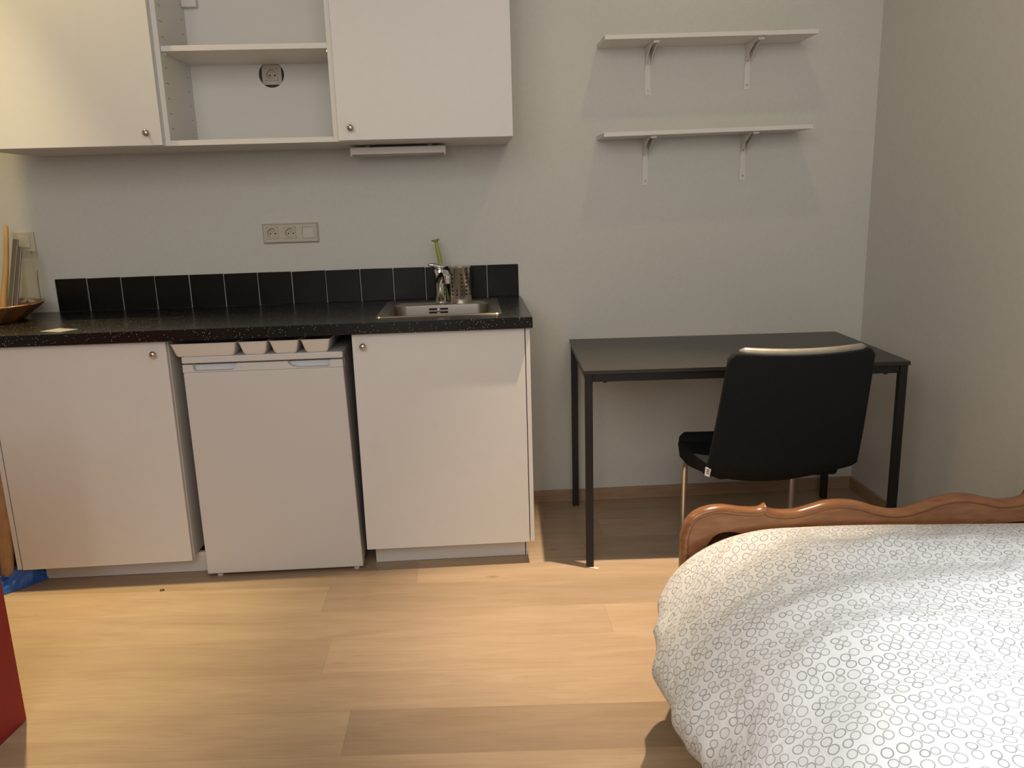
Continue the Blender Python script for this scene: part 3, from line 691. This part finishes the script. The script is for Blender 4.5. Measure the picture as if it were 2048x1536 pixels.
o = obj('wooden_shim', b, mat('pale_shim_wood', (.70, .60, .42), .5)); move_origin(o, (p[0], p[1], 0)); tag(o, 'small pale wooden shim wedged under the front left desk leg', 'shim')

# ------------------------------------------------------------------ chair
ch_ = thing('desk_chair', 'dark felt upholstered chair on chromed cantilever tubes pushed under the desk', 'chair', (.79, -.72, 0))
# backrest: curved padded panel
def cushion(rows, cols, front, back, rnd):
    """rows x cols grid closed pad between two surfaces"""
    b = bmesh.new()
    F = [[b.verts.new(front(i / rows, j / cols)) for j in range(cols + 1)] for i in range(rows + 1)]
    B = [[b.verts.new(back(i / rows, j / cols)) for j in range(cols + 1)] for i in range(rows + 1)]
    for i in range(rows):
        for j in range(cols):
            b.faces.new((F[i][j], F[i][j + 1], F[i + 1][j + 1], F[i + 1][j])); b.faces.new((B[i][j], B[i + 1][j], B[i + 1][j + 1], B[i][j + 1]))
    for i in range(rows):
        b.faces.new((F[i][0], F[i + 1][0], B[i + 1][0], B[i][0])); b.faces.new((F[i][cols], B[i][cols], B[i + 1][cols], F[i + 1][cols]))
    for j in range(cols):
        b.faces.new((F[0][j], B[0][j], B[0][j + 1], F[0][j + 1])); b.faces.new((F[rows][j], F[rows][j + 1], B[rows][j + 1], B[rows][j]))
    return b
def back_pt(v, u, th):
    # v 0 bottom .. 1 top ; u 0 left .. 1 right ; th thickness offset to the front
    s = u * 2 - 1
    zt = .836 - .0 * s; zc_ = .372 + .468 * v
    y = -.905 - .150 * v ** .8
    if v < .12: y += (0.12 - v) * .75                # curls under towards the seat
    # rounded lower and upper corners
    half = .251 - .027 * v
    cv = max(0, (.10 - v) / .10); half -= .026 * cv ** 1.8
    ct = max(0, (v - .955) / .045); half -= .016 * ct ** 2
    x = .784 + .006 * v + s * half
    zc_ += (.012 * (s * s) - .018 * (1 - s * s)) * (1 - v) ** 2      # bottom edge bows down in the middle
    zc_ += (.008 * s * s - .004) * v
    y += .030 * s * s * (.4 + .6 * v)                  # wraps forward at the sides
    return Vector((x, y + th, zc_))
def bfront(v, u):
    s = abs(u * 2 - 1); t = .045 * (1 - .35 * max(0, (s - .8) / .2)); return back_pt(v, u, t)
b = cushion(22, 18, bfront, lambda v, u: back_pt(v, u, 0), 0)
part('backrest', b, M_chairfab, ch_, smooth=True, bevel=.012, seg=3)
b = bmesh.new()
pts = [back_pt(1.0, .03 + .94 * i / 24, .018) + Vector((0, 0, .003)) for i in range(25)]
tube(b, pts, [.005] + [.0135] * 23 + [.005], 12)
for v in b.verts: pass
part('top_trim', b, M_trim, ch_, smooth=True)
# seat: dished slab with a raised front roll
def seat_top(v, u):
    s = u * 2 - 1; y = -.870 + .405 * v
    z = .412 - .012 * (1 - s * s) + .004 * max(0, (v - .70) / .30) ** 1.2 * (1 - max(0, (v - .93) / .07) * .35)
    z += .010 * max(0, (abs(s) - .8) / .2) * (1 - v) - .016 * max(0, (v - .85) / .15)
    return Vector((.790 + s * (.210 + .026 * min(1, v * 1.6)), y + .012 * (1 - s * s) * v, z))
def seat_bot(v, u):
    s = u * 2 - 1; y = -.865 + .395 * v
    return Vector((.790 + s * (.200 + .028 * min(1, v * 1.6)), y, .385 - .047 * min(1, v * 1.3)))
b = cushion(20, 16, seat_top, seat_bot, 0)
part('seat', b, M_chairfab, ch_, smooth=True, bevel=.022, seg=3)
b = bmesh.new(); ring_ = [(.047 * math.cos(a_ * PI / 8) * .78, .047 * math.sin(a_ * PI / 8)) for a_ in range(16)]
cols_ = []
for k in range(25):
    t = k / 24; s_ = 2 * t - 1; x = .799 + s_ * .235; sc2 = min(1, (1 - abs(s_)) / .10) ; sc2 = math.sqrt(max(0, 1 - (1 - sc2) ** 2)) * .35 + .65
    cols_.append([b.verts.new((x, -.468 + py * sc2, .390 + pz * sc2 - .004 * (1 - s_ * s_))) for py, pz in ring_])
for A, B in zip(cols_[:-1], cols_[1:]):
    for i in range(16): b.faces.new((A[i], A[(i + 1) % 16], B[(i + 1) % 16], B[i]))
b.faces.new(cols_[0]); b.faces.new(cols_[-1])
part('seat_front_roll', b, M_chairfab, ch_, smooth='auto', bevel=.004)
# tubes
for sx_, nm in ((-1, 'l'), (1, 'r')):
    x = .800 + sx_ * .213
    b = bmesh.new()
    tube(b, fillet([(x, -.60, .352), (x, -.462, .328), (x, -.445, .0125), (x - sx_ * .008, -1.02, .0125)], .055, 8), .0115, 14)
    part('leg', b, M_steel, ch_, smooth='auto')
b = bmesh.new(); tube(b, [(.595, -1.012, .0125), (1.005, -1.012, .0125)], .0115, 14); part('cross_tube', b, M_steel, ch_, smooth='auto')
b = bmesh.new(); tube(b, [(.588, -.62, .352), (1.012, -.62, .352)], .0105, 14); part('cross_tube', b, M_steel, ch_, smooth='auto')
# little white care tag on the side seam
tp = Vector((.536, -.902, .436))
b = hexa([tuple(tp + Vector(q_)) for q_ in ((-.009, -.012, -.014), (.004, -.022, -.018), (.005, -.0212, -.018), (-.008, -.0112, -.014), (-.006, -.012, .014), (.009, -.022, .008), (.010, -.0212, .008), (-.005, -.0112, .014))])
ct = part('care_tag', b, M_label, ch_); ct['label'] = 'small white fabric tag'
b = bmesh.new()
for dz in (-.006, 0, .006):
    bx(b, tp.x - .004, tp.x + .004, tp.y - .0192, tp.y - .0186, tp.z + dz - .002, tp.z + dz + .001)
part('tag_print', b, M_ink, ct)

# ------------------------------------------------------------------ bed
YB = -1.47; XM = .864
bed = thing('bed', 'varnished brown wooden bed with a wavy carved footboard, in the right corner', 'bed', (XM, -2.45, 0))
half = [(.300, .20), (.300, .46), (.305, .479), (.315, .506), (.337, .527), (.369, .539), (.408, .5415), (.453, .5335), (.492, .530), (.510, .534), (.519, .541), (.527, .527), (.557, .520), (.596, .520), (.635, .529), (.673, .538), (.719, .540), (.765, .532), (.805, .518), (.839, .509), (XM, .507)]
def smooth_poly(P, keep=()):
    out = []
    for i in range(len(P) - 1):
        p0, p1, p2, p3 = P[max(i - 1, 0)], P[i], P[i + 1], P[min(i + 2, len(P) - 1)]
        if i in keep: p0 = p1
        if i + 1 in keep: p3 = p2
        for k in range(4):
            t = k / 4; out.append(tuple(.5 * ((2 * p1[a]) + (-p0[a] + p2[a]) * t + (2 * p0[a] - 5 * p1[a] + 4 * p2[a] - p3[a]) * t * t + (-p0[a] + 3 * p1[a] - 3 * p2[a] + p3[a]) * t ** 3) for a in (0, 1)))
    out.append(P[-1]); return out
top = [half[0]] + smooth_poly(half[1:], keep=(9,))
top_full = top + [(2 * XM - x, z) for x, z in reversed(top[:-1])]
inner_h = [(.362, .20), (.362, .40), (.366, .428), (.378, .452), (.400, .468), (.430, .470), (.470, .462), (.530, .459), (.60, .458), (.72, .462), (XM, .458)]
inn = [inner_h[0]] + smooth_poly(inner_h[1:]); inn_full = inn + [(2 * XM - x, z) for x, z in reversed(inn[:-1])]
def strip(bm, A, B, y0, y1):
    """band between two polylines with equal count, extruded in y"""
    n = len(A)
    f = [[bm.verts.new((P[i][0], y, P[i][1])) for i in range(n)] for y in (y0, y1) for P in (A, B)]
    a0, b0, a1, b1 = f
    for i in range(n - 1):
        bm.faces.new((a0[i], a0[i + 1], b0[i + 1], b0[i])); bm.faces.new((a1[i], b1[i], b1[i + 1], a1[i + 1]))
        bm.faces.new((a0[i], a1[i], a1[i + 1], a0[i + 1])); bm.faces.new((b0[i], b0[i + 1], b1[i + 1], b1[i]))
    for i in (0, n - 1): bm.faces.new((a0[i], b0[i], b1[i], a1[i]))
def resample(P, n):
    ds = [0]
    for a, c in zip(P[:-1], P[1:]): ds.append(ds[-1] + math.dist(a, c))
    out = []; k = 0
    for i in range(n):
        s = ds[-1] * i / (n - 1)
        while k < len(ds) - 2 and ds[k + 1] < s: k += 1
        t = (s - ds[k]) / max(1e-9, ds[k + 1] - ds[k]); out.append((P[k][0] + (P[k + 1][0] - P[k][0]) * t, P[k][1] + (P[k + 1][1] - P[k][1]) * t))
    return out
NN = 241
TA = resample(top_full, NN)
def flatten_spurs(P):      # the board behind the moulding runs straight under the two carved points
    out = [list(p) for p in P]
    for cx_ in (.519, 2 * XM - .519):
        idx = [i for i, p in enumerate(P) if abs(p[0] - cx_) < .022 and p[1] > .5]
        a_, c_ = P[idx[0]], P[idx[-1]]
        for i in idx:
            t = (i - idx[0]) / max(1, idx[-1] - idx[0]); out[i] = [a_[0] + (c_[0] - a_[0]) * t, min(P[i][1], a_[1] + (c_[1] - a_[1]) * t)]
    return [tuple(p) for p in out]
TB = flatten_spurs(TA)
def inward(P, d_, k=2):
    out = []
    for i, p in enumerate(P):
        a, c = P[max(i - k, 0)], P[min(i + k, len(P) - 1)]; tx_, tz_ = c[0] - a[0], c[1] - a[1]; l = math.hypot(tx_, tz_); nx, nz = tz_ / l, -tx_ / l
        out.append((p[0] + nx * d_, p[1] + nz * d_))
    return out
IN = resample(inn_full, NN)
b = bmesh.new(); strip(b, inward(TB, .011, 6), IN, YB - .010, YB + .018)
fb = part('footboard', b, M_bedwood, bed, smooth='auto', bevel=.002)
b = bmesh.new()
# rounded moulding along the top edge
prev = None; seg_ = 12
mid = inward(TA, .012)
for i, (p, t_) in enumerate(zip(mid, TA)):
    nx, nz = t_[0] - p[0], t_[1] - p[1]; l = math.hypot(nx, nz); nx /= l; nz /= l
    ringv = []
    for k in range(seg_):
        a = 2 * PI * k / seg_; c_, s_ = math.cos(a), math.sin(a)
        ringv.append(b.verts.new((p[0] + nx * .012 * s_, YB + .004 + .020 * c_, p[1] + nz * .012 * s_)))
    if prev:
        for k in range(seg_): b.faces.new((prev[k], prev[(k + 1) % seg_], ringv[(k + 1) % seg_], ringv[k]))
    else: b.faces.new(ringv)
    prev = ringv
b.faces.new(prev)
part('moulding', b, M_bedwood, fb, smooth=True)
part('footboard_panel', box(.350, 2 * XM - .350, YB + .006, YB + .013, .20, .462), M_bedpanel, bed)
for s_ in (0, 1):
    x0 = .300 if s_ == 0 else 2 * XM - .352
    part('leg', box(x0, x0 + .052, YB - .012, YB + .020, 0, .205), M_bedwood, bed, bevel=.004)
    part('leg', box(x0, x0 + .052, -3.46, -3.41, 0, .30), M_bedwood, bed, bevel=.004)
    xs = .318 if s_ == 0 else 2 * XM - .343
    part('side_rail', box(xs, xs + .025, -3.41, YB - .012, .20, .33), M_bedwood, bed, bevel=.003)
part('slat_base', box(.345, 2 * XM - .345, -3.40, YB - .02, .235, .255), M_plank, bed)
mt_ = obj('mattress', box(.350, 2 * XM - .350, -3.40, YB - .02, .256, .405), M_mattress, bevel=.03, seg=4); move_origin(mt_, (XM, -2.44, .256))
tag(mt_, 'pale mattress lying on the bed under the duvet', 'mattress')

# duvet
sec = [(1.440, .445), (1.425, .470), (1.36, .492), (1.2, .505), (1.0, .512), (.8, .512), (.66, .508), (.54, .500), (.44, .482), (.355, .450), (.285, .408), (.232, .362), (.194, .322), (.172, .285), (.176, .248), (.205, .220), (.240, .205)]
SS = smooth_poly(sec)
foot = [(1.440, .435), (1.425, .448), (1.36, .456), (1.2, .462), (1.0, .470), (.86, .476), (.75, .480), (.64, .481), (.55, .480), (.47, .468), (.42, .455), (.378, .440), (.345, .422), (.315, .395), (.300, .365), (.303, .330), (.320, .300)]
FS = smooth_poly(foot)
NU, NV = 150, 170
SC = resample(SS, NU + 1); FC = resample(FS, NU + 1)
VL = 1.90; Y0 = YB - .014
def sstep(t): t = max(0, min(1, t)); return t * t * (3 - 2 * t)
def duvet_pt(i, j):
    u = i / NU; v = j / NV * VL
    x, z = SC[i]
    g = min(1, v / .34); ell = math.sqrt(max(0, 1 - (1 - g) ** 2))
    # left overhang grows from the foot end
    fx_, fz_ = FC[i]
    x2 = fx_ + (x - fx_) * ell
    h = sstep(v / .26)
    z2 = fz_ + (z - fz_) * (h + (max(h, ell * .8) - h) * sstep((.46 - z) / .16))
    y = Y0 - v
    # puffiness and folds
    n1 = noise.noise(Vector((x * 3.2, y * 3.4, 0.3))); n2 = noise.noise(Vector((x * 1.7 + y * 5.5, y * 1.5 - x * 2.0, 4.1)))
    n3 = noise.noise(Vector((x * 9 + 3, y * 12 - x * 6, 7.7)))
    amp = sstep(v / .10)
    topw = sstep((z - .35) / .12)
    z2 += amp * topw * (.016 * n1 + .010 * n2 + .0035 * n3)
    # long soft ridges parallel to the foot end
    z2 += topw * amp * (.009 * math.sin(v * 34 + x * 1.5 + 2.5 * n1) * math.exp(-v * 1.3))
    side = 1 - sstep((z - .36) / .12)
    x2 += side * amp * (.016 * noise.noise(Vector((y * 6.5, z * 2.5, 1.1))) + .005 * math.sin(y * 15 + 3 * n1) + .022 * sstep((v - .25) / .5))
    z2 += side * amp * .010 * noise.noise(Vector((y * 8, z * 9, 2.2)))
    rg = 1 - 2 * abs(noise.noise(Vector((x * 2.2 - y * 4.5, y * 1.2 + x * 3.0, 9.1)))); rg2 = 1 - 2 * abs(noise.noise(Vector((y * 8.0, z * 3.0 + x * 4, 5.5))))
    z2 += topw * amp * .012 * max(0, rg - .45) * 1.8
    x2 -= side * amp * .020 * max(0, rg2 - .4)
    if j == 0: z2 -= .006
    return Vector((min(x2, 1.462), y, z2))
b = bmesh.new()
G = [[b.verts.new(duvet_pt(i, j)) for i in range(NU + 1)] for j in range(NV + 1)]
uvl = b.loops.layers.uv.new('uv')
sd = [0]
for a, c in zip(SC[:-1], SC[1:]): sd.append(sd[-1] + math.dist(a, c))
for j in range(NV):
    for i in range(NU):
        f = b.faces.new((G[j][i], G[j + 1][i], G[j + 1][i + 1], G[j][i + 1]))
        for lp, (jj, ii) in zip(f.loops, ((j, i), (j + 1, i), (j + 1, i + 1), (j, i + 1))):
            wob = noise.noise(Vector((sd[ii] * 4, jj / NV * VL * 4, 0))) * .010
            lp[uvl].uv = (sd[ii] + wob, jj / NV * VL + wob)
dv = obj('duvet', b, M_duvet, smooth=True); move_origin(dv, (XM, -2.4, .2))
so_ = dv.modifiers.new('solid', 'SOLIDIFY'); so_.thickness = .03; so_.offset = -1
tag(dv, 'puffy white duvet printed with grey dotted rings, spread over the bed', 'duvet')

# ------------------------------------------------------------------ left end of the counter
bc = Vector((-2.035, -.235, .9215))
bo = thing('wooden_bowl', 'shallow brown wooden bowl at the far left of the worktop', 'bowl', tuple(bc))
b = bmesh.new(); lathe(b, [(0, .0), (.120, .0), (.150, .020), (.200, .058), (.203, .062), (.196, .064), (.145, .030), (.115, .012), (0, .012)], 14, Matrix.Translation(bc) @ Matrix.Rotation(.2, 4, 'Z'), cap=False)
part('bowl_body', b, M_bowl, bo)
b = bmesh.new()
for k in range(14):
    a0 = .2 + 2 * PI * k / 14; a1 = .2 + 2 * PI * (k + 1) / 14
    tube(b, [bc + Vector((.2005 * math.cos(a0), .2005 * math.sin(a0), .0625)), bc + Vector((.2005 * math.cos(a1), .2005 * math.sin(a1), .0625))], .0028, 8)
part('rim', b, mat('pale_rim_wood', (.42, .24, .10), .35), bo, smooth=True)
b = bmesh.new(); tube(b, [(-2.043, -.106, .945), (-2.030, -.104, 1.01), (-2.010, -.102, 1.10), (-1.996, -.100, 1.18), (-1.984, -.100, 1.26), (-1.981, -.100, 1.275)], [.013, .0125, .0105, .009, .0085, .004], 16)
o = obj('wooden_spoon', b, M_lightwood, smooth='auto'); move_origin(o, (-2.043, -.106, .945)); tag(o, 'light wooden utensil handle sticking up from the bowl at the left edge', 'utensil')
def slab(name, label, cat, p0, p1, w, t, m_, **kw):
    p0, p1 = Vector(p0), Vector(p1); d_ = p1 - p0; xx = Vector((1, 0, 0)); xx = (xx - d_.normalized() * xx.dot(d_.normalized())).normalized(); yy = d_.normalized().cross(xx)
    P = []
    for q_ in (p0, p1):
        for a_, c_ in ((-1, -1), (1, -1), (1, 1), (-1, 1)): P.append(q_ + xx * a_ * w / 2 + yy * c_ * t / 2)
    o = obj(name, hexa([tuple(x) for x in P]), m_, **kw); move_origin(o, tuple(p0)); tag(o, label, cat); return o
slab('knife_pack', 'dark grey-brown packaged utensil standing in the bowl beside the wooden handle', 'utensil', (-1.997, -.140, .952), (-1.963, -.083, 1.218), .020, .008, M_greyplastic, bevel=.002)
slab('knife_pack', 'shorter dark packaged utensil leaning in the bowl left of the clear sheet', 'utensil', (-1.975, -.140, .956), (-1.944, -.098, 1.190), .016, .007, M_greyplastic, bevel=.002)
b = bmesh.new()
W_ = 10
rowsP = []
for j in range(13):
    t = j / 12; row = []
    for i in range(W_ + 1):
        s = i / W_; x = -1.972 + .012 * t + s * (.078 - .018 * t); y = -.062 - .045 * (1 - t) + .010 * math.sin(s * 9 + t * 4) * (1 - .3 * t); z = .975 + .200 * t - .01 * s * t
        row.append(b.verts.new((x, y, z)))
    rowsP.append(row)
for A, B in zip(rowsP[:-1], rowsP[1:]):
    for i in range(W_): b.faces.new((A[i], A[i + 1], B[i + 1], B[i]))
o = obj('plastic_sleeve', b, M_clear, smooth=True); move_origin(o, (-1.94, -.10, .975)); o.modifiers.new('solid', 'SOLIDIFY').thickness = .0015
tag(o, 'clear crinkled plastic sleeve standing in the bowl beside the packaged utensils', 'packaging')
b = bmesh.new(); P = [(-1.675, -.568, .9214), (-1.640, -.505, .9214), (-1.555, -.548, .9214), (-1.592, -.604, .9214)]
v = [b.verts.new(q_) for q_ in P] + [b.verts.new((q_[0], q_[1], q_[2] + .0006)) for q_ in P]
for f in ((3, 2, 1, 0), (4, 5, 6, 7), (0, 1, 5, 4), (1, 2, 6, 5), (2, 3, 7, 6), (3, 0, 4, 7)): b.faces.new([v[i] for i in f])
o = obj('paper_note', b, M_paper); move_origin(o, (-1.61, -.555, .9214)); tag(o, 'small pale paper lying on the left part of the black worktop', 'paper')

# ------------------------------------------------------------------ things stored left of the cabinet
slab('wooden_board', 'tan wooden board leaning against the end of the left cabinet', 'board', (-1.902, -.612, .012), (-1.925, -.40, .82), .046, .018, M_plank, bevel=.008, seg=3)
slab('wooden_board', 'second tan board, left of the one touching the cabinet', 'board', (-1.988, -.500, .045), (-1.985, -.33, .84), .040, .018, M_plank, bevel=.004)
b = box(-2.30, -2.010, -.50, -.10, .0, .72); o = obj('cardboard_box', b, mat('brown_cardboard', (.22, .12, .055), .8), bevel=.003); move_origin(o, (-2.15, -.3, 0)); tag(o, 'brown cardboard box stored under the left end of the counter', 'box')
b = box(-2.25, -2.035, -.70, -.515, .0, .035); o = obj('black_case', b, M_black, bevel=.01); move_origin(o, (-2.1, -.6, 0)); tag(o, 'flat black case on the floor at the left edge', 'case')
slab('white_card', 'cream card edge standing on the black case at the far left', 'card', (-2.095, -.690, .036), (-2.095, -.675, .085), .10, .003, M_paper)
# crumpled blue bag
b = bmesh.new(); nx_, ny_ = 26, 20
Gb = []
for j in range(ny_ + 1):
    row = []
    for i in range(nx_ + 1):
        s, t = i / nx_, j / ny_
        # outline narrows toward the right/back
        x = -2.022 + .220 * s; yb_ = -.80 + .26 * s; yt = -.535 + .045 * s
        y = yb_ + (yt - yb_) * t
        e_ = min(1, 4 * min(t, 1 - t)) * min(1, 5 * (1 - s) + .12)
        hgt = .058 * e_ ** .6 * (.55 + .9 * abs(noise.noise(Vector((s * 5, t * 3, 1.3)))) + .35 * abs(math.sin(s * 9 + t * 6)))
        x += .012 * noise.noise(Vector((s * 7, t * 7, 8))); y += .010 * noise.noise(Vector((s * 7, t * 7, 3))) * e_
        row.append(b.verts.new((x, y, .002 + hgt)))
    Gb.append(row)
for A, B in zip(Gb[:-1], Gb[1:]):
    for i in range(nx_): b.faces.new((A[i], A[i + 1], B[i + 1], B[i]))
o = obj('plastic_bag', b, M_blue); move_origin(o, (-1.95, -.65, 0)); s_ = o.modifiers.new('solid', 'SOLIDIFY'); s_.thickness = .0015; s_.offset = 1
tag(o, 'crumpled blue plastic bag on the floor beside the left cabinet', 'bag')
# small ring on the floor
b = bmesh.new(); c0 = Vector((-1.339, -.679, .0016)); pts = [c0 + Vector((.0065 * math.cos(2 * PI * k / 24), .0065 * math.sin(2 * PI * k / 24), 0)) for k in range(25)]
tube(b, pts, .0015, 8, cap=False); bmesh.ops.remove_doubles(b, verts=b.verts[:], dist=1e-5)
o = obj('metal_ring', b, mat('dull_brass', (.12, .08, .03), .4, .6), smooth=True); move_origin(o, (-1.339, -.679, 0)); tag(o, 'tiny metal ring lying on the floor before the left cabinet', 'ring')
# red cabinet at the left foreground
rc = thing('red_cabinet', 'dark red cabinet side at the lower left edge', 'cabinet', (-1.75, -1.9, 0))
part('body', hexa([(-1.95, -2.45, .002), (-1.56, -2.45, .002), (-1.43, -1.402, .002), (-1.95, -1.402, .002), (-1.95, -2.45, .80), (-1.56, -2.45, .80), (-1.43, -1.402, .80), (-1.95, -1.402, .80)]), M_red, rc, bevel=.002)
part('top', box(-1.95, -1.58, -2.45, -1.402, .801, .82), M_red, rc, bevel=.002)
